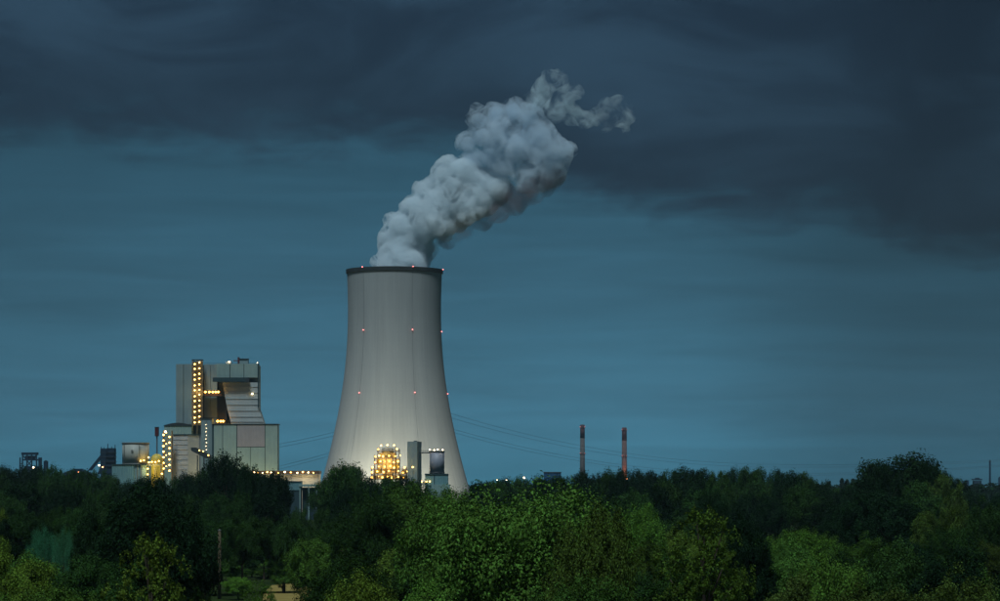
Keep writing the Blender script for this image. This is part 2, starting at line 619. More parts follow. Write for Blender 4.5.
flood((B.x(214), -3, B.z(391)), 500, (1, .5, .1), B.root, 1.5)
flood((B.x(222), -2.5, B.z(419.5)), 500, (1, .5, .1), B.root, 1.5)
B.lamp(252, 393.8, 2.0, 'white', 0.6)
B.tube('lamp_bracket', (252, 395.2, 2.0), (252, 394.3, 2.0), 0.15, M['dark'])
# plant on the roof
bxr = B.box('roof_cabin', 238.5, 247, 358.6, 363.6, 8, 14, M['panel'])
B.box('cabin_frame', 238.2, 247.3, 358.0, 358.7, 7.4, 14.6, M['dark'], bxr)
B.box('roof_vent', 224.5, 230, 361, 363.6, 8, 14, M['panel_light'])
B.lamp(228.2, 361.2, 7.2, 'white', 0.55)
B.box('roof_crane', 236.4, 238.3, 356.6, 363.6, 9, 11, M['red_steel'])
B.box('roof_crane_arm', 232, 238.0, 359.6, 360.4, 9.5, 10.5, M['red_steel'])
B.lamp(257, 362.6, 3, 'white', 0.3)
B.tube('parapet_rail', (203, 362.2, 9), (258, 362.2, 9), 0.1, M['dark'])

# stair tower on the boiler house
T = Frame('stair_tower', 197, 1958, 'tall open stair tower of lamp-lit landings running up the front of the boiler house', 'stair tower')
T.box('back_wall', 192.6, 202.2, 361, None, 4.5, 6.0, M['panel_light'])
for x in (192.6, 197.2, 201.9):
    T.box('post', x - 0.45, x + 0.45, 359.6 if x != 197.2 else 361, None, -0.6, 0.5, M['grating'])
levels = [363.5 + i * 5.35 for i in range(12)]
for i, y in enumerate(levels):
    ld_ = T.box('landing', 193.1, 201.4, y + 2.2, y + 2.9, -0.2, 4.3, M['grating'])
    a, b = ((194.0, 200.2) if i % 2 else (200.2, 194.0))
    T.lamp(194.8, y + (0.0 if i % 2 else 0.6), -0.4, 'warm', 0.66, ld_)
    T.lamp(199.4, y - 1.0 + (0.5 if i % 3 else 0.0), -0.4, 'warm', 0.66, ld_)
    if i < 11:
        T.prism('flight', [(a, y + 2.9), (b, y + 8.1), (b, y + 7.4), (a, y + 2.2)], 1.0, 2.4, M['grating'])
T.box('roof', 192.0, 202.6, 359.4, 360.2, -1, 6.5, M['joint'])
flood((T.x(197), -2, T.z(392)), 1200, (1, .7, .3), T.root, 3)

# narrow riser between stair tower and annex
V = Frame('riser_shaft', 206, 1950, 'narrow grey riser shaft with a string of small lamps, left of the panelled annex', 'shaft')
V.box('wall', 201, 212, 418.6, None, 0, 14, M['panel'])
V.box('coping', 200.6, 212.3, 418.0, 418.7, -0.6, 14.5, M['joint'])
for i in range(8):
    V.lamp(206.2 + (0.25 if i % 2 else -0.2), 424.5 + i * 3.6, -0.5, 'white', 0.22)
V.tube('ladder', (206.2, 421, -0.3), (206.2, 455, -0.3), 0.12, M['grating'])

# panelled annex
A = Frame('annex_building', 245, 1940, 'broad flat-roofed annex clad in pale green and warm grey panels with dark seams', 'building')
A.box('wall', 212.5, 277.4, 424.5, None, 1.2, 16, M['panel_green'])
A.box('seam_backing', 212, 278, 424.4, None, 0.6, 1.15, M['joint'])
for a, b, t0, t1, mt in ((213.9, 222.3, 424.8, None, 'panel_green'), (222.9, 236.4, 424.8, None, 'panel_green'), (237.2, 264.6, 424.8, 446.6, 'panel_pink'),
                         (237.2, 250.2, 447.2, None, 'panel_green'), (250.7, 264.6, 447.2, None, 'panel_green'), (265.3, 277.6, 424.8, None, 'panel_green')):
    A.box('panel', a, b, t0, t1, 0, 1.0, M[mt])
A.box('coping', 211.8, 278.3, 423.7, 424.4, -0.5, 16.5, M['joint'])
A.lamp(222, 470, -5, 'warm', 0.5)
for px in (228, 262):
    flood((A.x(px), -14, 12), 12000, (1, .78, .36), A.root, 2)

# building with the dark arched roof
Q = Frame('arched_building', 178, 1948, 'teal clad block with a dark arched roof, left of the stair tower', 'building')
Q.box('wall', 164.2, 191.5, 425.2, None, 0, 30, M['teal_light'])
bm = bmesh.new()
ptsr = [(164.0, 425.3)] + [(164 + 27.6 * t, 425.2 - 2.6 * math.sin(math.pi * t)) for t in [i / 12 for i in range(1, 12)]] + [(191.6, 425.3)]
add_prism(bm, [(Q.x(a), Q.z(b)) for a, b in ptsr], -0.5, 30.4)
bm_obj('roof', bm, M['dark'], Q.root)
Q.box('eave_band', 163.8, 191.7, 425.25, 426.1, -0.4, 0.3, M['joint'])

# grey filter house, turned so that two faces show
FH = Frame('filter_house', 187, 1922, 'grey banded filter house turned corner-on below the stair tower', 'building')
zt = FH.z(435.2)
bm = bmesh.new()
x0, xc, x1 = FH.x(172.6), FH.x(187.8), FH.x(198)
out_ = [(x0, 3.0), (xc, 0.0), (x1, 7.0), (x0 + (x1 - xc), 12.0)]
a_ = [bm.verts.new((x, y, 0)) for x, y in out_]
b_ = [bm.verts.new((x, y, zt)) for x, y in out_]
bm.faces.new(a_); bm.faces.new(b_)
for i in range(4):
    bm.faces.new((a_[i], a_[(i + 1) % 4], b_[(i + 1) % 4], b_[i]))
bm_obj('wall', bm, M['panel_light'], FH.root)
bm = bmesh.new()
c2 = [(x + (0.4 if x > xc else -0.4 if x < xc else 0), y - 0.4) for x, y in out_]
a_ = [bm.verts.new((x, y, zt)) for x, y in c2]
b_ = [bm.verts.new((x, y, zt + 0.8)) for x, y in c2]
bm.faces.new(a_); bm.faces.new(b_)
for i in range(4):
    bm.faces.new((a_[i], a_[(i + 1) % 4], b_[(i + 1) % 4], b_[i]))
bm_obj('coping', bm, M['joint'], FH.root)
for i in range(7):
    z = FH.z(439.5 + i * 5.0)
    bm = bmesh.new()
    add_tube(bm, (x0, 2.85, z), (xc, -0.15, z), 0.16, 4)
    bm_obj('band', bm, M['panel_light'], FH.root)

# zigzag stair full of lamps
Zs = Frame('lit_stairs', 167, 1915, 'open zigzag outside stairs packed with bright yellow lamps beside the filter house', 'stairs')
for x in (163.3, 171.8):
    for dy in (0, 3.6):
        Zs.tube('post', (x, 430.5, dy), (x, 507, dy), 0.3, M['grating'])
n = 7
for i in range(n):
    y = 434 + i * 5.6
    ld_ = Zs.box('landing', 162.8, 172.2, y + 1.6, y + 2.2, -0.4, 4.0, M['grating'])
    Zs.lamp(163.6, y + 0.8, -0.8, 'warm', 0.72, ld_)
    Zs.lamp(169.6, y + 2.9, -0.8, 'warm', 0.72, ld_)
    if i % 2 == 0:
        Zs.lamp(166.4, y - 1.4, -0.8, 'warm', 0.45, ld_)
    if i:
        s_ = -1 if i % 2 else 1
        Zs.prism('flight', [(164 if s_ > 0 else 171, y - 4.0), (171 if s_ > 0 else 164, y + 1.6), (171 if s_ > 0 else 164, y + 2.3), (164 if s_ > 0 else 171, y - 3.3)], 0.6, 2.2, M['grating'])
Zs.lamp(165.6, 431.6, -0.5, 'white', 0.8)

# thin stack with a dark red head
K = Frame('slim_stack', 157, 1955, 'slim dark mast with a dark red box head beside the lit stairs', 'mast')
K.cyl('pole', 156.3, 157.7, 434, None, 0, M['dark'], n=12)
K.box('head', 155.0, 158.8, 427.4, 436.2, -1.4, 1.4, M['red_steel'], bevel=0.25)
K.box('head_cap', 154.7, 159.1, 426.9, 427.4, -1.7, 1.7, M['dark'])

# conveyor
C_ = Frame('conveyor_gallery', 200, 1912, 'dark sloping conveyor gallery with lamps in front of the riser shaft', 'conveyor')
C_.prism('gallery', [(191.3, 447.4), (196, 447.4), (211.5, 455.4), (211.5, 458.6), (206, 458.2), (191.3, 450.6)], -2, 2, M['dark'])
for x in (197.5, 204):
    C_.tube('trestle', (x, 455, 0), (x, 508, 0), 0.4, M['dark'])
for x, y in ((199.8, 450.4), (203.6, 451.2), (208.8, 455.2)):
    C_.lamp(x, y, -2.6, 'warm', 0.5)

# storage tank on its teal podium
P = Frame('storage_tank', 133.5, 1900, 'round pale storage tank with a dark rim standing on a teal podium', 'tank')
P.cyl('shell', 120.4, 147.2, 443.2, 464.2, 10, M['tank'], n=56)
P.cyl('rim', 119.9, 147.7, 442.2, 443.6, 10, M['tank_rim'], n=56)
P.cyl('rim', 120.1, 147.5, 463.2, 464.4, 10, M['tank_rim'], n=56)
P.tube('ladder', (139.2, 443, 0.25), (139.2, 464, 0.25), 0.22, M['tank_rim'])
P.tube('ladder', (123.4, 443, 3.4), (123.4, 464, 3.4), 0.18, M['tank_rim'])
bm = bmesh.new()
add_tube(bm, (P.x(132), 0.2, P.z(450.8)), (P.x(132), 0.75, P.z(450.8)), 0.8, 12)
bm_obj('manhole', bm, M['tank_rim'], P.root)
P.box('podium', 112.4, 134.5, 464.4, None, -2, 22, M['teal'])
P.box('podium_wing', 134.9, 146.0, 464.8, None, -1.4, 21, M['teal_light'])
P.box('podium_cap', 112.0, 146.4, 464.0, 464.7, -2.6, 22.4, M['joint'])
for x in (137.6, 141.2):
    P.box('pilaster', x - 0.4, x + 0.4, 465, None, -1.9, -1.3, M['tank_rim'])

# lit low tank and pipe rack
U = Frame('domed_tank', 156, 1905, 'low yellow domed tank in bright lamplight between storage tank and lit stairs', 'tank')
U.cyl('shell', 149.5, 162, 453.6, None, 6, M['yellow'], n=32,
      extra=lambda r, z0, z1: [(r, z0), (r, z1 - 4.2)] + [(r * math.cos(t), z1 - 4.2 + 4.2 * math.sin(t)) for t in [R(a) for a in range(12, 85, 12)]])
dk = U.box('deck', 140, 161.5, 462.6, 463.4, -3.5, -1.2, M['grating'])
for x in (141, 146.5, 149, 155.5, 161):
    U.tube('post', (x, 463, -2.2), (x, 508, -2.2), 0.28, M['tank_rim'], dk)
for x, y in ((141.4, 460.9), (144.6, 460.4), (149.2, 457.4), (149.6, 462.2), (152.6, 461.8), (156, 462.0), (159.6, 461.0), (148.4, 468.6), (148.4, 474.2), (162.6, 473.6)):
    U.lamp(x, y, -3.8, 'warm', 0.62, dk)
U.tube('pipe', (140, 464.8, -2.4), (163, 464.8, -2.4), 0.45, M['tank'], dk)
flood((U.x(153), -9, U.z(470)), 3400, (1, .72, .25), U.root, 2)

# low lit hall between plant and cooling tower
H = Frame('low_hall', 290, 1900, 'long low cream hall with a row of lamps along its dark parapet', 'building')
H.box('wall', 252, 318.5, 474.2, None, 0, 24, M['cream'])
H.box('parapet', 250.5, 319.2, 470.6, 473.8, -1.6, 24.5, M['brown_steel'])
for i, x in enumerate((254.5, 258, 262.5, 267.5, 271.5, 278.5, 285, 291, 297.5, 303, 308.5, 313.5)):
    H.lamp(x, 472.0 + (i % 3) * 0.35, -2.1, 'warm' if i % 2 else 'white', 0.52 + 0.12 * (i % 3 == 0))
for x in (262, 276, 290, 304):
    H.box('pilaster', x - 0.4, x + 0.4, 474.4, None, -0.6, 0.2, M['cream'])
for px in (272, 306):
    flood((H.x(px), -8, H.z(477)), 1500, (1, .80, .45), H.root, 1.5)
G_ = Frame('teal_shed', 302, 1850, 'small teal shed with a canopy on posts in front of the low hall', 'shed')
G_.box('wall', 285, 301.5, 481.6, 490, 0, 9, M['teal'])
G_.box('plinth', 285.4, 301.1, 490, None, 0.4, 8.6, M['joint'])
G_.box('canopy', 299, 318.4, 484.2, 486.4, -3, 6, M['teal_light'])
G_.box('lower_wall', 302, 317.6, 487.5, None, 3, 12, M['joint'])  # wall coloured dark to read as the shaded gap under the canopy
G_.box('roof_edge', 284.6, 302, 481.0, 481.8, -0.5, 9.4, M['joint'])
for x in (300.2, 309, 316.8):
    G_.box('post', x - 0.5, x + 0.5, 486.4, None, -2.4, -1.4, M['teal_light'])

# ------------------------------------------------------------------ plant at the foot of the cooling tower
E = Frame('lit_scaffold_plant', 388, 1905, 'stepped open steelwork plant blazing with yellow lamps before the cooling tower', 'plant')
E.cyl('vessel', 381.3, 393.6, 446.8, 456.4, 5, M['tank'], n=28,
      extra=lambda r, z0, z1: [(r, z0), (r, z1 - 1.4), (r * 0.72, z1 - 0.3), (r * 0.2, z1)])
E.box('core', 382.5, 392.5, 456.2, None, 1, 9, M['cream'])
decks = [(377.4, 399.6, 450.8), (374.6, 399.8, 458.0), (374.4, 399.8, 463.4), (371.6, 413.8, 468.6), (371.2, 414.0, 473.6), (371.0, 413.8, 479.0)]
for i, (a, b, y) in enumerate(decks):
    dk = E.box('deck', a, b, y, y + 0.7, -1.5, 10, M['grating'])
    E.tube('railing', (a, y - 1.5, -1.5), (b, y - 1.5, -1.5), 0.12, M['brown_steel'], dk)
    k = 0
    x = a + 0.9
    while x < b:
        if not (i < 1 and 382 < x < 393):
            E.lamp(x, y - 1.4 - 0.9 * (k % 2) + random.uniform(-.5, .5), -2.0 + (k % 3) * 1.2, 'warm' if k % 3 else 'amber', random.uniform(0.5, 0.85), dk)
        k += 1
        x += random.uniform(3.4, 6.4)
for a, b, y0, y1, mt in ((376.5, 381.5, 459.0, 463.2, 'yellow'), (393.5, 398.5, 459.2, 463.2, 'cream'), (377, 384.5, 464.4, 468.4, 'cream'), (390.5, 398.8, 464.3, 468.4, 'yellow'),
                         (373.5, 381.5, 469.6, 473.4, 'yellow'), (391, 399.5, 469.6, 473.4, 'cream'), (401, 411.5, 470.2, 473.4, 'panel_light'), (373, 398, 474.8, 478.8, 'cream'), (402, 412, 474.9, 478.8, 'yellow'),
                         (379, 396, 452.6, 457.8, 'cream')):
    E.box('glow_housing', a, b, y0, y1, 1.5, 8.5, M[mt])  # added as lit surfaces; yellow and cream stand in for lamp glow
for x, y in ((378, 447.5), (395.6, 447.0), (399.4, 449), (374.8, 455), (386, 458), (399.6, 457), (371.6, 467), (412.6, 464.6), (406.5, 466.8), (392.8, 457.4)):
    E.tube('post', (x, y, -1.2), (x, 507, -1.2), 0.35, M['brown_steel'])
for x, y in ((381, 445.4), (387.5, 444.9), (394, 445.2), (396.6, 449.0), (412.4, 466.2)):
    E.lamp(x, y, -0.4, 'warm', 0.6)
for k, (x, y) in enumerate(((384, 461), (390, 461.4), (387, 466), (380, 470.6), (396, 471), (404, 471.6), (386, 476), (400, 476.4))):
    E.cyl('vessel', x - 2, x + 2, y - 2.0, y + 2.4, 3, M['yellow' if k % 2 else 'tank'], n=14)
flood((E.x(386), -5, E.z(463)), 4200, (1, .62, .18), E.root, 3)
flood((E.x(386), 22, E.z(474)), 14000, (1, .78, .42), E.root, 4)

D_ = Frame('slim_tower', 417, 1900, 'slim grey windowless tower between the lit steelwork and the round silo', 'tower')
bm = bmesh.new()
x0, xc, x1 = D_.x(407.2), D_.x(417.6), D_.x(421.2)
zt = D_.z(441.4)
out_ = [(x0, 2.2), (xc, 0.0), (x1, 7.0), (x0 + (x1 - xc), 9.2)]
a_ = [bm.verts.new((x, y, 0)) for x, y in out_]
b_ = [bm.verts.new((x, y, zt)) for x, y in out_]
bm.faces.new(a_); bm.faces.new(b_)
for i in range(4):
    bm.faces.new((a_[i], a_[(i + 1) % 4], b_[(i + 1) % 4], b_[i]))
bm_obj('wall', bm, M['panel'], D_.root)
D_.box('roof_hut', 413.5, 417, 440.6, 441.4, 2.6, 6, M['joint'])
D_.tube('corner_trim', (417.6, 441.3, -0.1), (417.6, 500, -0.1), 0.25, M['joint'])
D_.lamp(412.8, 467, -1.2, 'warm', 0.6)

I_ = Frame('round_silo', 436.5, 1898, 'round blue-grey silo with lamps on top, standing on a stepped teal base', 'silo')
I_.cyl('shell', 429.3, 444.2, 451.8, 473.4, 6, M['silo'], n=40)
I_.cyl('rim', 429.0, 444.5, 451.0, 452.2, 6, M['dark'], n=40)
I_.cyl('foot_ring', 428.9, 444.6, 471.8, 473.4, 6, M['dark'], n=40)
for x, y in ((429.9, 449.6), (434.2, 450.0), (437.8, 449.4), (442.6, 449.7)):
    lp = I_.lamp(x, y, 1.0, 'white', 0.5)
    I_.tube('lamp_post', (x, 451.2, 1.0), (x, y + 0.5, 1.0), 0.12, M['dark'])
I_.box('base', 425.2, 448.0, 474.6, None, -1.5, 15, M['teal'])
I_.box('base_step', 431.8, 450.0, 484.2, None, -4, -1.4, M['teal_light'])
I_.box('base_trim', 425.0, 448.2, 473.5, 474.7, -2, 15.3, M['joint'])
I_.box('seam', 434.0, 434.6, 474.8, 500, -1.8, -1.4, M['joint'])
for x in (422.0, 426.5, 429.8):
    I_.lamp(x, 481.4, -3.2, 'warm', 0.6)
I_.tube('lamp_rail', (420.5, 482.2, -3), (431, 482.2, -3), 0.2, M['dark'])
PB = Frame('pipe_bridge', 427, 1903, 'thin dark pipe bridge joining the slim tower and the round silo', 'pipe bridge')
for dy, yy in ((0, 452.6), (2.4, 452.6)):
    PB.tube('pipe', (419.5, yy, dy), (432, yy, dy), 0.42, M['dark'])
PB.tube('railing', (420.8, 450.6, 0), (432, 450.6, 0), 0.12, M['dark'])
for i in range(5):
    PB.tube('strut', (421.2 + i * 2, 452.4, 0), (421.2 + i * 2, 450.7, 0), 0.1, M['dark'])

# floodlight masts round the tower foot, out of sight among the trees and buildings
for k, (px, dy, pw, aim) in enumerate(((322, -108, 90000, 55), (350, -76, 62000, 66), (425, -80, 34000, 62), (486, -90, 90000, 55))):
    b = at(px, 0, TY)
    base_m = Vector((b.x * (TY + dy) / TY, TY + dy, 0))
    t = thing('floodlight_mast', base_m, ['floodlight mast at the left foot of the cooling tower', 'floodlight mast before the cooling tower behind the round dark tree',
              'floodlight mast behind the slim grey tower', 'floodlight mast at the right foot of the cooling tower'][k], 'floodlight mast', 'floodlight masts round the cooling tower')
    bm = bmesh.new(); add_tube(bm, (0, 0, 0), (0, 0, 9), 0.22, 8, 0.12)
    bm_obj('pole', bm, M['dark'], t)
    bm = bmesh.new(); add_box(bm, -1.2, 1.2, -0.3, 0.3, 8.6, 9.4)
    bm_obj('lamp_head', bm, M['dark'], t)
    ld = bpy.data.lights.new('floodlight', 'SPOT')
    ld.energy = pw
    ld.color = (1, .86, .62)
    ld.shadow_soft_size = 1.0
    ld.spot_size = R(120 if k == 2 else 88)
    ld.spot_blend = 0.9
    o = bpy.data.objects.new('floodlight', ld)
    o.location = (0, 0.6, 9.8)
    aimv = Vector((at(TPX, 0, TY).x, TY, aim)) - (base_m + Vector((0, 0.6, 9.8)))
    o.rotation_euler = (-aimv).to_track_quat('Z', 'Y').to_euler()
    link(o, t)

# ------------------------------------------------------------------ far industry
def chimney(px0, px1, ptop, Y, mat, label, ring):
    c = Frame('chimney', (px0 + px1) / 2, Y, label, 'chimney', 'pair of chimneys beyond the wood')
    zt = c.z(ptop)
    w = c.x(px1) - c.x(px0)
    bm = bmesh.new()
    add_lathe(bm, [(w * 0.56, 0), (w * 0.47, zt * 0.82)], 24)
    bm_obj('shaft', bm, M[mat], c.root, True)
    bm = bmesh.new()
    add_lathe(bm, [(w * 0.49, zt * 0.82), (w * 0.46, zt)], 24)
    bm_obj('top_band', bm, M['chimney_top'], c.root, True)
    for y, h in ((ptop + 2.4, 0.5), (ring, 0.8)):
        bm = bmesh.new()
        add_lathe(bm, [(w * 0.58, c.z(y + h)), (w * 0.58, c.z(y))], 24)
        rg = bm_obj('gallery', bm, M['chimney_red'], c.root)
        for s in (-1, 1):
            b = bulb(Vector((s * w * 0.45, -w * 0.42, c.z(y - 0.2))), 'redlamp', 0.42, rg)
    return c


c1 = chimney(580.0, 584.9, 424.6, 5200, 'chimney_dark', 'slightly taller dark grey chimney with a dark red head, nearer the cooling tower', 453.2)
c2 = chimney(621.8, 626.9, 427.4, 5300, 'chimney_red', 'reddish chimney with an orange glow at its foot', 456.0)
mo = c2.lamp(627, 479, -20, 'orange', 2.0)
flood((2, -26, 46), 24000, (1, .35, .12), c2.root, 4)

bb = Frame('blue_box_building', 552, 3400, 'dark blue box-shaped building just above the wood left of the chimneys', 'building')
bb.box('wall', 544, 561, 472.6, None, 0, 20, M['blue_box'])
bb.box('roof_edge', 543.6, 561.4, 471.8, 472.7, -0.6, 20.6, M['dark'])


def mast(px, ptop, Y, kind, r, label):
    f = Frame('lamp_mast', px, Y, label, 'lamp mast', 'lamp masts beyond the trees')
    f.tube('pole', (px, ptop + 0.6, 0), (px, HY + CH * F / Y, 0), 0.25, M['dark'])
    f.lamp(px, ptop, -0.5, kind, r)
    f.box('lamp_head', px - 0.5, px + 0.5, ptop - 0.8, ptop - 0.5, -0.8, 0.8, M['dark'])


mast(524.2, 477.6, 2600, 'white', 1.0, 'bright white lamp mast left of the dark blue box building')
mast(497.0, 480.2, 2600, 'white', 0.7, 'dim lamp mast furthest left along the ridge right of the cooling tower')
mast(506.5, 480.0, 2600, 'white', 0.5, 'faint small lamp mast between the two brighter ridge lamps')
mast(33.5, 467.2, 2700, 'white', 0.9, 'white lamp mast at the foot of the far left lattice head frame')
mast(99.2, 465.2, 2800, 'white', 0.9, 'pale lamp mast at the foot of the dark inclined coal tower')
mast(102.8, 467.0, 2800, 'orange', 0.8, 'pinkish lamp mast just right of the pale one at the coal tower')
mast(78.6, 472.0, 2800, 'orange', 0.5, 'tiny orange lamp mast beside the low arched hall')

# lattice head frame far left
hf = Frame('head_frame', 30.5, 3600, 'dark blue lattice head frame with a flat deck above the far left trees', 'head frame')
hf.box('top_deck', 21.3, 37.0, 452.3, 454.8, 0, 12, M['far_steel'])
hf.box('deck', 22.4, 38.4, 459.0, 460.4, 0, 12, M['far_steel'])
hf.box('wheel_house', 24.5, 34.5, 455.6, 459.2, 3, 9, M['far_steel'])
for x in (22.6, 27, 31.5, 36.2):
    hf.tube('post', (x, 454, 1), (x + (x - 30) * 0.25, HY + 17, 1), 0.9, M['far_steel'])
hf.tube('brace', (22.6, 455, 0), (31.5, 466, 0), 0.7, M['far_steel'])
hf.tube('brace', (36.2, 455, 0), (27, 466, 0), 0.7, M['far_steel'])
hf.box('side_tower', 38.2, 41.0, 457.4, None, 1, 8, M['far_steel'])
hf.box('side_tower', 19.2, 20.2, 457.4, None, 1, 4, M['far_steel'])
hf.box('base_house', 24, 37, 466, None, 0, 14, M['far_steel'])
sb = Frame('low_block', 45.4, 3600, 'small dark block right of the far left head frame', 'building')
sb.box('wall', 43.6, 47.2, 461.0, None, 0, 8, M['far_steel'])
sb.box('roof_hut', 44.4, 46.4, 460.2, 461.0, 2, 6, M['far_steel'])

# inclined coal tower
ct = Frame('coal_tower', 107, 3200, 'dark blue coal tower with a spiky top and an inclined conveyor leg', 'tower')
ct.box('wall', 100.4, 106.0, 448.4, None, 0, 14, M['far_steel'])
ct.box('wall', 106.6, 114.4, 448.0, None, 1, 14, M['far_steel'])
for y in (452, 456.5, 461, 465.5):
    ct.box('floor_band', 99.8, 115.0, y, y + 0.7, -0.6, 14.6, M['dark'])
for x, y in ((100.8, 446.6), (103.6, 447.0), (107.4, 443.6), (111.2, 446.4), (114.6, 444.6)):
    ct.tube('spike', (x, y, 4), (x, 449, 4), 0.45, M['far_steel'])
ct.prism('inclined_leg', [(100.4, 454.4), (100.4, 458.6), (90.8, 470.4), (87.4, 470.4)], 3, 9, M['far_steel'])
ct.prism('inclined_leg', [(100.8, 466.0), (103.6, 466.0), (99.6, 474), (96.6, 474)], 3, 9, M['far_steel'])
ar = Frame('arched_hall', 76, 3000, 'low dark arched hall behind trees left of the coal tower', 'building')
ptsr = [(63.5, 480)] + [(63.5 + 24 * t, 472.6 - 3.2 * math.sin(math.pi * t)) for t in [i / 12 for i in range(0, 13)]] + [(87.5, 480)]
ar.prism('roof', ptsr, 0, 30, M['far_steel'])
ar.box('wall', 63.8, 87.2, 479.5, None, 1, 29, M['far_steel'])
ar.box('ridge_vent', 73, 80.5, 468.6, 469.6, 8, 22, M['far_steel'])

# right-hand skyline
rf = Frame('blast_furnace_tower', 979.5, 5200, 'far blue-grey furnace tower left of the lone thin chimney', 'tower')
rf.box('body', 974, 981.6, 480.6, None, 0, 16, M['far_steel'])
rf.box('top_deck', 973.2, 982.2, 478.8, 480.0, -1, 17, M['far_steel'])
rf.cyl('dome', 975.5, 980.5, 477.6, 479, 8, M['far_steel'], n=16)
rf.prism('skip_bridge', [(981.6, 483.6), (983.0, 483.6), (988.6, 494), (985.6, 494)], 3, 9, M['far_steel'])
for x in (982.8, 985):
    rf.cyl('stove', x - 0.9, x + 0.9, 484.4, None, 12, M['far_steel'], n=16)
rc = Frame('thin_chimney', 990, 5000, 'lone thin dark chimney near the right edge of the skyline', 'chimney')
rc.cyl('shaft', 988.9, 991.0, 460.2, None, 0, M['far_steel'], n=16, extra=lambda r, z0, z1: [(r * 1.15, z0), (r * 0.85, z1)])
rc.cyl('cap_ring', 988.9, 991.0, 460.8, 461.8, 0, M['dark'], n=16)
ro = Frame('twin_cooling_stack', 965.5, 4800, 'squat paired dark stacks just right of the great domed tree', 'stack')
ro.cyl('stack', 962.0, 964.0, 480.6, None, 0, M['far_steel'], n=14)
ro.cyl('stack', 965.0, 969.2, 480.2, None, 2, M['far_steel'], n=14)
ro.box('plinth', 961, 970.5, 487.4, None, -6, 12, M['far_steel'])
re_ = Frame('edge_silo', 1000, 4800, 'dark silo cut off by the right edge of the picture', 'silo')
re_.cyl('shell', 998.2, 1004, 477.6, None, 0, M['far_steel'], n=18)
re_.cyl('cap', 998.8, 1003.4, 476.8, 477.6, 0, M['dark'], n=18)
rw = Frame('far_works_hall', 978, 4700, 'long low far works hall under the furnace tower at right', 'building')
rw.box('wall', 966, 998, 491.0, None, 0, 30, M['far_steel'])
rw.prism('roof', [(965.6, 491.0), (974, 489.0), (982, 491.0), (990, 489.2), (998.4, 491.0)], -0.5, 30.5, M['dark'])

# ------------------------------------------------------------------ pylon and power lines
def pylon(px, Y, ztop, label):
    t = thing('power_pylon', (at(px, 0, Y).x, Y, 0), label, 'pylon', 'power pylons')
    for sx in (-1, 1):
        for sy in (-1, 1):
            bm = bmesh.new(); add_tube(bm, (sx * 4, sy * 4, 0), (sx * 0.6, sy * 0.6, ztop), 0.22, 4)
            bm_obj('leg', bm, M['wire'], t)
    for i in range(8):
        z0, z1 = ztop * i / 8, ztop * (i + 1) / 8
        w0, w1 = 4 - 3.4 * i / 8, 4 - 3.4 * (i + 1) / 8
        bm = bmesh.new()
        for sy in (-1, 1):
            add_tube(bm, (-w0, sy * w0, z0), (w1, sy * w1, z1), 0.1, 4)
            add_tube(bm, (w0, sy * w0, z0), (-w1, sy * w1, z1), 0.1, 4)
        bm_obj('brace', bm, M['wire'], t)
    for z in (ztop - 16, ztop - 8, ztop - 1):
        bm = bmesh.new(); add_box(bm, -9, 9, -0.5, 0.5, z - 0.4, z + 0.4)
        bm_obj('crossarm', bm, M['wire'], t)
    return t


PY = 2350.0
pylon(395, PY, CH + (HY - 398) / F * PY, 'lattice power pylon hidden behind the cooling tower carrying the wires')
wire_mesh_r = 0.12
fits = [(0.0, 'lower'), (4.0, 'lower'), (-15.0, 'upper'), (-18.0, 'upper')]
names = ['lower wire, nearest the ground, of the power line right of the cooling tower', 'second lowest wire of the power line right of the cooling tower',
         'second highest wire of the power line right of the cooling tower', 'highest wire of the power line right of the cooling tower']
for k, (off, grp) in enumerate([(1.5, 0), (-2.0, 0), (-13.5, 1), (-18.0, 1)]):
    pts = []
    for i in range(46):
        px = 395 + i * 15.8
        base_y = 475 - (0.000468 if px < 760 else 0.00016) * (760 - px) ** 2
        t = (px - 395) / 700
        py = base_y + off * (1 - 0.75 * min(t, 1.0))
        Y = PY + 900 * t
        pts.append(at(px, py, Y))
    bm = bmesh.new()
    for p, q in zip(pts, pts[1:]):
        add_tube(bm, p, q, wire_mesh_r, 4)
    tag(bm_obj('power_line', bm, M['wire']), names[k], 'power line', 'overhead power lines')
for k, (pA, pB) in enumerate((((395, 415), (262, 447)), ((395, 419), (262, 450)), ((395, 431), (262, 470)), ((395, 434), (262, 473)))):
    pts = []
    for i in range(17):
        t = i / 16
        px = pA[0] + (pB[0] - pA[0]) * t
        py = pA[1] + (pB[1] - pA[1]) * t + 5.0 * 4 * t * (1 - t) * 0.5
        pts.append(at(px, py, PY - 250 * t))
    bm = bmesh.new()
    for p, q in zip(pts, pts[1:]):
        add_tube(bm, p, q, wire_mesh_r, 4)
    tag(bm_obj('power_line', bm, M['wire']), ['highest wire', 'second highest wire', 'second lowest wire', 'lowest wire'][k] + ' of the power line left of the cooling tower', 'power line', 'overhead power lines')

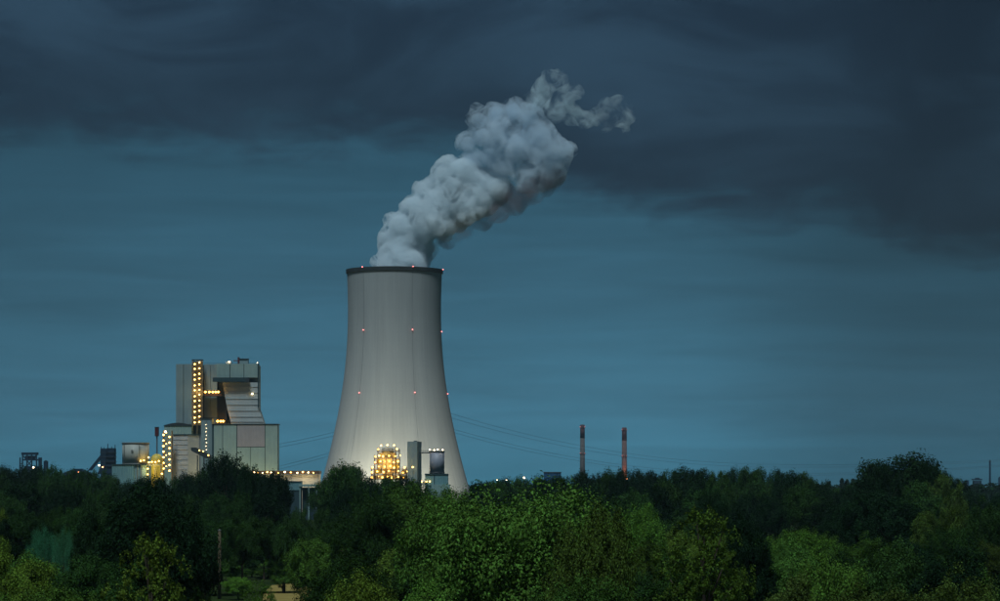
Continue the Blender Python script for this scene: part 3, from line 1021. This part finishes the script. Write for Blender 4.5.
# ------------------------------------------------------------------ steam plume
def plume_part(name, blobs, mat, voxel, amp, seed, parent, yspread=0.5, subs=3):
    rng = random.Random(seed)
    bm = bmesh.new()
    for (px, py, r) in blobs:
        rm = r * mpp
        c = at(px, py, TY)
        c.y += rng.uniform(-yspread, yspread) * rm
        c -= base_p
        for k in range(subs + 1):
            if k == 0:
                cc, rr = c, rm
            else:
                dv = Vector((rng.gauss(0, 1), rng.gauss(0, 1) - 0.5, rng.gauss(0, 1) + 0.3)).normalized()
                rr = rm * rng.uniform(0.35, 0.55)
                cc = c + dv * (rm * 0.80)
            bmesh.ops.create_icosphere(bm, subdivisions=3, radius=rr, matrix=Matrix.Translation(cc))
    me = bpy.data.meshes.new(name + '_raw')
    bm.to_mesh(me)
    bm.free()
    o = bpy.data.objects.new(name + '_raw', me)
    COL.objects.link(o)
    md = o.modifiers.new('r', 'REMESH')
    md.mode = 'VOXEL'
    md.voxel_size = voxel
    dg = bpy.context.evaluated_depsgraph_get()
    dg.update()
    me2 = bpy.data.meshes.new_from_object(o.evaluated_get(dg))
    bpy.data.objects.remove(o)
    n = len(me2.vertices)
    cs = np.empty(n * 3); me2.vertices.foreach_get('co', cs); cs = cs.reshape(-1, 3)
    ns = np.empty(n * 3); me2.vertices.foreach_get('normal', ns); ns = ns.reshape(-1, 3)
    # cauliflower billows: cellular bumps of falling size
    dd = np.zeros(n)
    for i in range(n):
        p = Vector(cs[i])
        d = 0.0
        for sc, a in ((11.0, 1.0), (5.2, 0.55), (2.6, 0.28)):
            w = p / sc + Vector((seed, seed * .7, 0))
            f1 = mnoise.voronoi(w, distance_metric='DISTANCE', exponent=2.5)[0][0]
            d += a * (0.55 - f1)
        d += 0.5 * mnoise.fractal(p / 6.0, 0.9, 2.1, 3)
        dd[i] = d
    cs = cs + ns * (dd * amp)[:, None]
    me2.vertices.foreach_set('co', cs.ravel())
    me2.update()
    for p in me2.polygons:
        p.use_smooth = True
    me2.name = name
    me2.materials.clear()
    ob = mesh_obj(name, me2, mat, parent)
    return ob


def vol_mat(name, col, density, aniso=0.0):
    m, N = new_mat(name)
    v = N.n('ShaderNodeVolumePrincipled', {'Color': tuple(col) + (1,), 'Density': density, 'Anisotropy': aniso})
    out(N, None, v.outputs[0])
    return m


def vol_noise_mat(name, col, density, scale, lo, hi):
    m, N = new_mat(name)
    tcn = N.n('ShaderNodeTexCoord').outputs['Object']
    nz = N.noise(tcn, scale, 4.0, 0.6, 1.2)
    d = N.m('MULTIPLY', N.smooth(nz, lo, hi), density)
    v = N.n('ShaderNodeVolumePrincipled', {'Color': tuple(col) + (1,), 'Density': d})
    out(N, None, v.outputs[0])
    m.cycles.volume_step_rate = 1.0
    return m


base_p = at(TPX, 268, TY)
pr = thing('steam_plume', base_p, 'billowing pale steam plume drifting up to the right out of the cooling tower', 'steam', None)
pr['kind'] = 'stuff'
steam_core = vol_mat('steam_core', (0.87, 0.96, 1.0), 0.20)
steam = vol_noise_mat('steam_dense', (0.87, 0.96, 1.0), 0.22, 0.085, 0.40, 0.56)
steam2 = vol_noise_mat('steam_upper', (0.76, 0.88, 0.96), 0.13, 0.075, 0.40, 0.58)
low = [(402, 272, 26), (390, 264, 17), (413, 264, 18), (400, 250, 22), (389, 241, 13), (401, 228, 17), (417, 236, 20), (430, 218, 22), (414, 207, 14),
       (428, 194, 15), (445, 198, 22), (448, 177, 19), (464, 174, 20), (480, 187, 21), (498, 189, 16), (470, 202, 21), (455, 212, 20), (440, 230, 14), (486, 204, 13), (424, 247, 14)]
up = [(468, 144, 13), (482, 138, 15), (478, 120, 13), (495, 115, 14), (514, 111, 14), (530, 118, 14), (496, 138, 20), (516, 148, 22), (535, 158, 22),
      (554, 155, 19), (549, 170, 19), (526, 174, 21), (506, 164, 19), (490, 158, 15), (569, 150, 10), (541, 136, 17), (474, 158, 11)]
wisp = [(533, 102, 12), (543, 92, 13), (551, 80, 11), (560, 82, 10), (566, 97, 10), (577, 92, 8), (555, 110, 14), (572, 114, 12), (586, 120, 10), (598, 117, 10), (606, 106, 9),
        (618, 103, 9), (627, 108, 7), (630, 118, 6), (618, 120, 8), (626, 130, 5), (606, 124, 9)]
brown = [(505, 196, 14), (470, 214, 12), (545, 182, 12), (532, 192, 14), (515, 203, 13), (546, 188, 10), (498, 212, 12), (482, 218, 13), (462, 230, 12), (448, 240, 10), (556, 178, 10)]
shr = lambda bl, k: [(a, b, r * k) for a, b, r in bl]
plume_part('core', shr(low, 0.78), steam_core, 1.6, 1.3, 3, pr, subs=2)
plume_part('core', shr(up, 0.58), vol_mat('steam_upper_core', (0.76, 0.88, 0.96), 0.12), 1.6, 1.3, 5, pr, subs=1)
plume_part('billow', low, steam, 1.6, 1.6, 3, pr)
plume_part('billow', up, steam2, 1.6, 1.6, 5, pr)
plume_part('wisp', wisp, vol_noise_mat('steam_wisp', (0.80, 0.94, 0.99), 0.13, 0.075, 0.44, 0.66), 1.6, 1.0, 8, pr, subs=1)
plume_part('shaded_underside', brown, vol_noise_mat('steam_brown_shade', (0.42, 0.38, 0.42), 0.10, 0.05, 0.34, 0.60), 1.6, 1.2, 9, pr, subs=1)  # shade on the plume's lower right, put in as brown steam

# ------------------------------------------------------------------ trees
def leaf_mesh(name, pos, nrm, size, rng, aspect=0.6):
    n = len(pos)
    t = rng.normal(size=(n, 3))
    nrm = nrm / np.linalg.norm(nrm, axis=1, keepdims=True)
    u = np.cross(nrm, t); u /= np.linalg.norm(u, axis=1, keepdims=True)
    v = np.cross(nrm, u)
    s = (size * rng.uniform(0.6, 1.35, n))[:, None]
    bend = nrm * s * 0.22
    V = np.empty((n, 4, 3))
    V[:, 0] = pos - u * s * 0.5
    V[:, 1] = pos - v * s * 0.5 * aspect + bend
    V[:, 2] = pos + u * s * 0.5
    V[:, 3] = pos + v * s * 0.5 * aspect + bend * rng.uniform(0, 1, n)[:, None]
    me = bpy.data.meshes.new(name)
    me.vertices.add(n * 4)
    me.vertices.foreach_set('co', V.ravel())
    me.loops.add(n * 4)
    me.loops.foreach_set('vertex_index', np.arange(n * 4, dtype=np.int32))
    me.polygons.add(n)
    me.polygons.foreach_set('loop_start', np.arange(0, n * 4, 4, dtype=np.int32))
    me.update(calc_edges=True)
    me.materials.append(M['leaf'])
    return me


def make_variant(kind, seed, n, size, ragged=1.0):
    """unit tree: total height 1.0, crown width 1.0 (scaled per instance); returns (trunk mesh, crown mesh)"""
    rng = np.random.default_rng(seed)
    lobes = []
    if kind in ('round', 'dome', 'tall', 'bush'):
        zb = {'round': 0.22, 'dome': 0.20, 'tall': 0.16, 'bush': 0.02}[kind]
        cz, hz = (1 + zb) / 2, (1 - zb) / 2
        K = {'round': 38, 'dome': 54, 'tall': 44, 'bush': 26}[kind]
        for k in range(K):
            d = rng.normal(size=3); d /= np.linalg.norm(d)
            d[2] = abs(d[2]) * 1.15 - 0.35 if rng.random() < 0.75 else d[2]
            d /= np.linalg.norm(d)
            rr = rng.uniform(0.55, 0.86)
            lr = rng.uniform(0.085, 0.17) * (1.15 if kind == 'dome' else 1.0)
            prof_r = 0.5 * (1.0 if kind != 'tall' else (1.0 - 0.45 * max(0.0, d[2])))
            c = np.array([d[0] * prof_r * rr, d[1] * prof_r * rr, cz + d[2] * (hz - lr * 0.7) * min(rr + 0.12, 1.0)])
            lobes.append((c, lr))
        lobes.append((np.array([0, 0, cz]), 0.26))
    elif kind == 'cone':
        for k in range(210):
            h = rng.uniform(0.05, 0.985) ** 0.8
            env = 0.5 * (1 - h) ** 0.45 + 0.012
            a = rng.uniform(0, 2 * math.pi)
            rr = rng.uniform(0.0, 1.0) ** 0.6 * env
            lobes.append((np.array([math.cos(a) * rr, math.sin(a) * rr, h]), max(0.02, 0.085 * (1 - h) + 0.022)))
    elif kind == 'willow':
        for k in range(46):
            d = rng.normal(size=3); d /= np.linalg.norm(d)
            c = np.array([d[0] * 0.36, d[1] * 0.36, 0.55 + 0.36 * d[2]])
            lobes.append((c, 0.13))
    P, Nn = [], []
    w = np.array([l[1] ** 2 for l in lobes]); w /= w.sum()
    cnt = rng.multinomial(n, w)
    for (c, lr), m_ in zip(lobes, cnt):
        # each lobe is a set of leafy twigs: clumps on its surface, leaves round each clump
        q = 9 if kind != 'cone' else 5
        cd = rng.normal(size=(q, 3)); cd /= np.linalg.norm(cd, axis=1, keepdims=True)
        cr = lr * (rng.uniform(0.65, 1.08, q) if ragged > 0.5 else rng.uniform(0.5, 0.85, q))
        cc = c + cd * cr[:, None] * np.array([1, 1, 0.85])
        which = rng.integers(0, q, m_)
        d = rng.normal(size=(m_, 3)); d /= np.linalg.norm(d, axis=1, keepdims=True)
        rr = lr * 0.46 * rng.random(m_) ** 0.45
        spray = rng.random(m_) < 0.04 * ragged
        rr[spray] *= rng.uniform(1.1, 1.45, spray.sum())
        p = cc[which] + d * rr[:, None]
        P.append(p)
        Nn.append(d * 0.8 + cd[which] * 0.5 + np.array([0, 0, 0.85]) + rng.normal(size=(m_, 3)) * 0.5)
    P = np.concatenate(P); Nn = np.concatenate(Nn)
    if kind == 'willow':
        P[:, 2] -= rng.random(len(P)) ** 2 * 0.25
    # unit size: top at 1, width 1
    keep = P[:, 2] > 0.01
    P, Nn = P[keep], Nn[keep]
    P[:, 2] /= np.percentile(P[:, 2], 99.7)
    P[:, :2] /= 2 * np.percentile(np.hypot(P[:, 0], P[:, 1]), 98)
    crown = leaf_mesh('crown_' + kind, P, Nn, size, rng, 0.62 if kind != 'willow' else 0.3)
    # trunk with limbs
    bm = bmesh.new()
    top = 0.9 if kind == 'cone' else 0.62
    add_tube(bm, (0, 0, -0.005), (0.004, 0.002, top * 0.5), 0.024, 7, 0.016)
    add_tube(bm, (0.004, 0.002, top * 0.5), (0, 0, top), 0.016, 6, 0.004)
    for (c, lr) in lobes[:14]:
        s = Vector((0, 0, min(c[2] * 0.72, top * 0.85)))
        add_tube(bm, s, c, 0.008, 5, 0.003)
    me = bpy.data.meshes.new('trunk_' + kind)
    bm.to_mesh(me); bm.free()
    me.materials.append(M['bark'])
    return me, crown


VAR = {}
sd_ = 100
for kind, nv in (('round', 4), ('dome', 2), ('tall', 3), ('bush', 2), ('cone', 2), ('willow', 1)):
    for lod, n, size in (('near', 56000, 0.0165), ('far', 20000, 0.026)):
        if lod == 'far' and kind in ('willow', 'cone'):
            continue
        sz = size * (1.0 if kind != 'cone' else 0.8)
        VAR[kind, lod] = [make_variant(kind, sd_ + i * 7, n, sz, 1.0 if lod == 'near' else 0.2) for i in range(nv)]
        sd_ += 31

DARK = (0.025, 0.059, 0.0145)
DARKER = (0.0105, 0.0275, 0.0105)
MID = (0.060, 0.128, 0.022)
LIGHT = (0.080, 0.170, 0.024)
OLIVE = (0.078, 0.130, 0.019)
BROWNISH = (0.046, 0.078, 0.016)
BLUEG = (0.034, 0.130, 0.062)
COLN = {DARK: 'dark green', DARKER: 'blackish green', MID: 'mid green', LIGHT: 'bright green', OLIVE: 'olive green', BROWNISH: 'brownish green', BLUEG: 'blue-green'}
trng = random.Random(21)


def tree(px, ptop, wpx, Y, kind, col, label=None, group=None, lod=None, name='tree', zr=None):
    lod = lod or ('near' if Y < 620 else 'far')
    if (kind, lod) not in VAR:
        lod = 'near'
    tm, cm = trng.choice(VAR[kind, lod])
    top = at(px, ptop, Y)
    h = max(top.z, 1.5)
    w = wpx / F * Y
    t = thing(name, (top.x, Y, 0), label or '', 'tree' if kind != 'bush' else 'bush', group, trng.uniform(0, 6.28))
    t.scale = (w, w * trng.uniform(0.9, 1.1), h)
    o = mesh_obj('trunk', tm, None, t)
    c = mesh_obj('crown', cm, None, t)
    v = trng.uniform(0.78, 1.42)
    c.color = (col[0] * v * trng.uniform(0.93, 1.08), col[1] * v, col[2] * v * trng.uniform(0.9, 1.1), 1)
    return t


SKY = [(0, 466), (20, 470), (45, 466), (60, 468), (75, 472), (95, 472), (112, 477), (125, 482), (140, 480), (155, 477), (175, 480), (190, 473), (200, 466),
       (210, 459), (225, 454), (240, 457), (252, 467), (262, 475), (275, 473), (288, 480), (298, 494), (308, 506), (318, 504), (325, 480), (335, 468),
       (347, 464), (360, 470), (370, 479), (385, 479), (400, 478), (415, 482), (425, 486), (440, 488), (455, 490), (470, 485), (490, 482), (510, 480), (530, 478),
       (550, 478), (565, 477), (580, 473), (600, 474), (620, 472), (640, 473), (660, 472), (680, 470), (700, 472), (720, 473), (735, 469), (750, 468),
       (770, 470), (790, 472), (805, 475), (820, 482), (830, 488), (845, 490), (860, 484), (870, 475), (880, 466), (890, 460), (905, 457), (920, 458),
       (935, 467), (945, 476), (960, 485), (968, 493), (985, 497), (1000, 493), (1040, 490)]
ZONES = [(-260, 60, 'below the far left head frame'), (60, 108, 'below the coal tower'), (108, 152, 'below the storage tank'), (152, 215, 'below the stair tower'), (215, 284, 'below the annex'),
         (284, 328, 'below the low hall'), (328, 372, 'left of the lit steelwork'), (372, 425, 'below the lit steelwork'), (425, 475, 'below the round silo'),
         (475, 540, 'right of the cooling tower'), (540, 572, 'below the dark blue box'), (572, 605, 'below the grey chimney'), (605, 650, 'below the reddish chimney'),
         (650, 720, 'just right of the chimneys'), (720, 790, 'halfway to the domed tree'), (790, 858, 'left of the great domed tree'), (858, 970, 'below the great domed tree'),
         (970, 1300, 'below the thin right chimney')]
pending = {}


def mass(px, ptop, wpx, Y, kind, col, row):
    z = next(n for a, b, n in ZONES if a <= px < b)
    t = tree(px, ptop, wpx, Y, kind, col, None, row[1])
    kindn = {'round': 'round tree', 'dome': 'broad tree', 'tall': 'upright tree', 'bush': 'bush', 'cone': 'pointed tree', 'willow': 'willow'}[kind]
    pending.setdefault((COLN[col], kindn, row[0], z), []).append((px, t))


# hand-placed trees that stand out in the photograph
heroes = [
    (225, 454, 58, 900, 'dome', DARKER, 'dark round-topped tree covering the foot of the boiler house annex'),
    (250, 466, 36, 880, 'round', DARKER, 'lower dark tree leaning out right of the round-topped one by the annex'),
    (275, 473, 38, 860, 'dome', DARKER, 'dark domed tree under the right end of the panelled annex'),
    (345, 464, 52, 780, 'dome', DARK, 'dark round tree at the left foot of the cooling tower'),
    (905, 455, 100, 760, 'dome', DARKER, 'great domed dark tree rising highest on the right skyline'),
    (884, 464, 40, 735, 'round', DARKER, 'dark crown on the left slope of the great domed tree'),
    (928, 463, 40, 745, 'round', DARKER, 'dark crown on the right slope of the great domed tree'),
    (868, 475, 46, 740, 'round', DARKER, 'left shoulder tree of the great dome on the right'),
    (945, 476, 44, 730, 'round', BROWNISH, 'brownish tree at the right shoulder of the great domed tree'),
    (150, 486, 130, 310, 'round', DARKER, 'massive blackish tree in the lower left, darkest of the near trees'),
    (112, 500, 80, 320, 'round', DARKER, 'left half crown of the massive dark tree in the lower left'),
    (188, 507, 46, 330, 'tall', DARK, 'narrow dark tree just left of the wooden pole'),
    (152, 541, 180, 190, 'cone', OLIVE, 'pale olive pointed young tree before the massive dark tree'),
    (44, 529, 40, 490, 'willow', BLUEG, 'left of two rounded blue-green willows in the lower left'),
    (64, 530, 27, 480, 'willow', BLUEG, 'right and slimmer of two blue-green willows in the lower left'),
    (520, 489, 190, 235, 'dome', MID, 'biggest near tree, wide mid green crown at bottom centre'),
    (455, 497, 120, 270, 'round', MID, 'mid green crown overlapping the left of the biggest near tree'),
    (590, 510, 100, 225, 'round', BROWNISH, 'brownish green crown on the right shoulder of the biggest near tree'),
    (405, 484, 100, 400, 'round', MID, 'full mid green tree below the lit steelwork'),
    (370, 492, 84, 390, 'tall', DARK, 'upright dark green tree left below the lit steelwork'),
    (440, 491, 80, 420, 'round', MID, 'mid green tree below the teal base of the round silo'),
    (632, 506, 74, 440, 'dome', LIGHT, 'bright green rounded crown below the reddish chimney'),
    (598, 517, 60, 430, 'round', LIGHT, 'bright green lower crown left of the brightest rounded one'),
    (712, 488, 44, 480, 'tall', DARKER, 'dark slim tree poking above its neighbours right of the chimneys'),
    (704, 513, 180, 235, 'cone', OLIVE, 'tall olive pointed tree at bottom right of centre'),
    (745, 520, 70, 300, 'round', DARKER, 'dark crown right behind the tall olive pointed tree'),
    (810, 531, 80, 430, 'round', LIGHT, 'bright green low crown in the clearing left of the domed tree'),
    (785, 540, 76, 330, 'round', MID, 'mid green crown below the clearing at right'),
    (888, 492, 100, 520, 'round', DARKER, 'blackish broad crown right below the great domed tree'),
    (945, 505, 70, 480, 'round', BROWNISH, 'brownish green crown right below the dome, by the edge of the wood'),
    (985, 503, 70, 470, 'round', DARK, 'dark green crown at the right edge below the thin chimney'),
    (283, 561, 34, 575, 'bush', MID, 'lone rounded bush at the edge of the straw-coloured field'),
    (238, 577, 34, 540, 'bush', LIGHT, 'bright low bush right of the wooden pole by the field'),
    (256, 583, 80, 330, 'cone', LIGHT, 'bright feathery shrub below the field gap'),
    (322, 540, 70, 420, 'round', MID, 'mid green crown standing right of the field gap'),
    (345, 556, 100, 300, 'round', DARK, 'dark green near crown right of the straw-coloured field'),
    (8, 552, 96, 270, 'round', OLIVE, 'olive green crown in the lower left corner'),
    (3, 510, 22, 600, 'tall', OLIVE, 'olive tree cut off by the left edge above the corner crown'),
    (890, 545, 110, 260, 'round', DARK, 'dark green near crown in the lower right'),
    (965, 548, 110, 250, 'round', DARKER, 'blackish near crown in the lower right corner'),
    (830, 560, 100, 240, 'round', MID, 'mid green near crown between the pointed tree and the lower right corner'),
]
for px, pt, w, Y, kind, col, lab in heroes:
    tree(px, pt, w, Y, kind, col, lab, 'single trees that stand out')

skyrow = ('in back row', 'trees of the back tree line')
for px in range(-20, 1030, 15):
    x = px + trng.uniform(-4, 4)
    if 292 < x < 322 or 425 < x < 462:
        continue
    s = interp(x, SKY)
    if 466 > s or 862 < x < 968:
        s = max(s, 470)
    far_ = 470 < x < 845
    Y = trng.uniform(930, 1150) if far_ else trng.uniform(960, 1250)
    w = trng.uniform(26, 42)
    col = trng.choice([DARK, DARKER, DARKER])
    mass(x, s + trng.uniform(-2.5, 0.5), w, Y, trng.choice(['round', 'dome', 'dome']), col, skyrow)
row2 = ('in second row', 'trees of the second row')
for px in range(-20, 1030, 24):
    x = px + trng.uniform(-7, 7)
    if 288 < x < 326:
        mass(x, 505 + trng.uniform(0, 5), 26, 700, 'round', DARK, row2)
        continue
    s = max(interp(x, SKY), 472)
    mass(x, s + trng.uniform(10, 24), trng.uniform(36, 56), trng.uniform(690, 820), trng.choice(['round', 'dome', 'tall']), trng.choice([DARK, DARKER, DARKER, DARK]), row2)
row3 = ('in third row', 'trees of the third row')
for px in range(-86, 1090, 33):
    x = px + trng.uniform(-10, 10)
    if 290 < x < 326 or 585 < x < 860 and trng.random() < 0.5:
        continue
    mass(x, 512 + trng.uniform(-5, 10), trng.uniform(46, 66), trng.uniform(540, 620), trng.choice(['round', 'tall', 'round']), trng.choice([DARK, MID, DARK, DARKER]), row3)
row4 = ('in middle belt', 'trees of the middle belt')
for px in range(-108, 1120, 44):
    x = px + trng.uniform(-12, 12)
    if 190 < x < 305 or 2 < x < 88:
        continue
    mass(x, 533 + trng.uniform(-6, 12), trng.uniform(56, 84), trng.uniform(400, 470), trng.choice(['round', 'tall', 'bush', 'round']), trng.choice([DARK, DARKER] if 60 < x < 230 else [DARK, MID, DARKER, BROWNISH] if x > 840 else [MID, DARK, OLIVE, LIGHT]), row4)
row4b = ('behind field gap', 'trees behind the field gap')
for px, pt in ((228, 545), (246, 552), (264, 548), (282, 540), (300, 530), (240, 528), (270, 524), (296, 545), (222, 560), (234, 566), (252, 565), (268, 568), (300, 562), (312, 566)):
    mass(px, pt + trng.uniform(-3, 3), trng.uniform(34, 46), trng.uniform(640, 700), 'bush', trng.choice([MID, DARK, MID]), row4b)
row5 = ('in near belt', 'trees of the near belt')
for px in range(-136, 1150, 58):
    x = px + trng.uniform(-14, 14)
    if 165 < x < 362 or 30 < x < 80:
        continue
    mass(x, 558 + trng.uniform(-6, 14), trng.uniform(76, 110), trng.uniform(290, 350), trng.choice(['round', 'tall', 'round', 'bush']), trng.choice([DARK, DARKER] if 60 < x < 230 else [DARK, MID, DARKER] if x > 780 else [MID, OLIVE, DARK, MID]), row5)
row6 = ('at bottom edge', 'trees along the bottom edge')
for px in range(-158, 1180, 74):
    x = px + trng.uniform(-16, 16)
    if 190 < x < 350:
        continue
    mass(x, 580 + trng.uniform(-6, 10), trng.uniform(96, 130), trng.uniform(205, 250), trng.choice(['round', 'tall', 'bush']), trng.choice([MID, DARK, DARK, BROWNISH] if x > 780 else [OLIVE, MID, MID, LIGHT, DARK]), row6)
ORD = ['first', 'second', 'third', 'fourth', 'fifth', 'sixth', 'seventh', 'eighth', 'ninth']
for (cn, kn, row, z), lst in pending.items():
    lst.sort(key=lambda e: e[0])
    for i, (px, t) in enumerate(lst):
        t['label'] = f'{cn} {kn} {row} {z}' if len(lst) == 1 else f'{ORD[i]} {cn} {kn} from left {row} {z}'

# far woods on the horizon: one mass
rng = np.random.default_rng(5)
P, Nn = [], []
for k in range(420):
    px = rng.uniform(-60, 1060)
    Y = rng.uniform(2300, 3300)
    top = at(px, 486 + rng.uniform(-3.0, 2.0), Y)
    c = np.array([top.x, Y, top.z * 0.55]); rx = rng.uniform(6, 14)
    m_ = 130
    d = rng.normal(size=(m_, 3)); d /= np.linalg.norm(d, axis=1, keepdims=True)
    d[:, 2] = np.abs(d[:, 2]) * 1.2 - 0.2
    P.append(c + d * np.array([rx, rx, top.z * 0.45])); Nn.append(d + rng.normal(size=(m_, 3)) * 0.5)
for px, pt in ((829, 481.5), (842, 478.6), (847, 479.5), (853, 479)):
    top = at(px, pt, 2600)
    m_ = 260
    d = rng.normal(size=(m_, 3)); d /= np.linalg.norm(d, axis=1, keepdims=True)
    P.append(np.array([top.x, 2600, top.z * 0.55]) + d * np.array([2.2, 2.2, top.z * 0.45])); Nn.append(d + rng.normal(size=(m_, 3)) * 0.5)
fw = mesh_obj('far_woods', leaf_mesh('far_woods', np.concatenate(P), np.concatenate(Nn), 3.0, rng), None)
fw.color = (*DARKER, 1)
tag(fw, 'far dark woods along the horizon behind the plant', 'woods', kind='stuff')

# ------------------------------------------------------------------ wooden pole
wp = Frame('wooden_pole', 219.5, 545, 'weathered wooden pole standing among the trees in the lower left', 'pole')
bm = bmesh.new()
add_lathe(bm, [(0.36, 0), (0.33, 6), (0.28, wp.z(530.5))], 12)
bm_obj('post', bm, M['wood'], wp.root, True)
bm = bmesh.new()
add_lathe(bm, [(0.34, wp.z(530.5)), (0.34, wp.z(530.5) + 0.12), (0.05, wp.z(530.5) + 0.3)], 12)
bm_obj('cap', bm, M['tank_rim'], wp.root)

# ------------------------------------------------------------------ evening haze over the plain
bm = bmesh.new()
add_box(bm, -9000, 9000, -600, 9000, -1.0, 345.0)
hz = bm_obj('haze', bm, vol_mat('haze', (0.55, 0.80, 1.0), 0.000022))
tag(hz, 'thin blue evening haze over the plain', 'haze', kind='stuff')
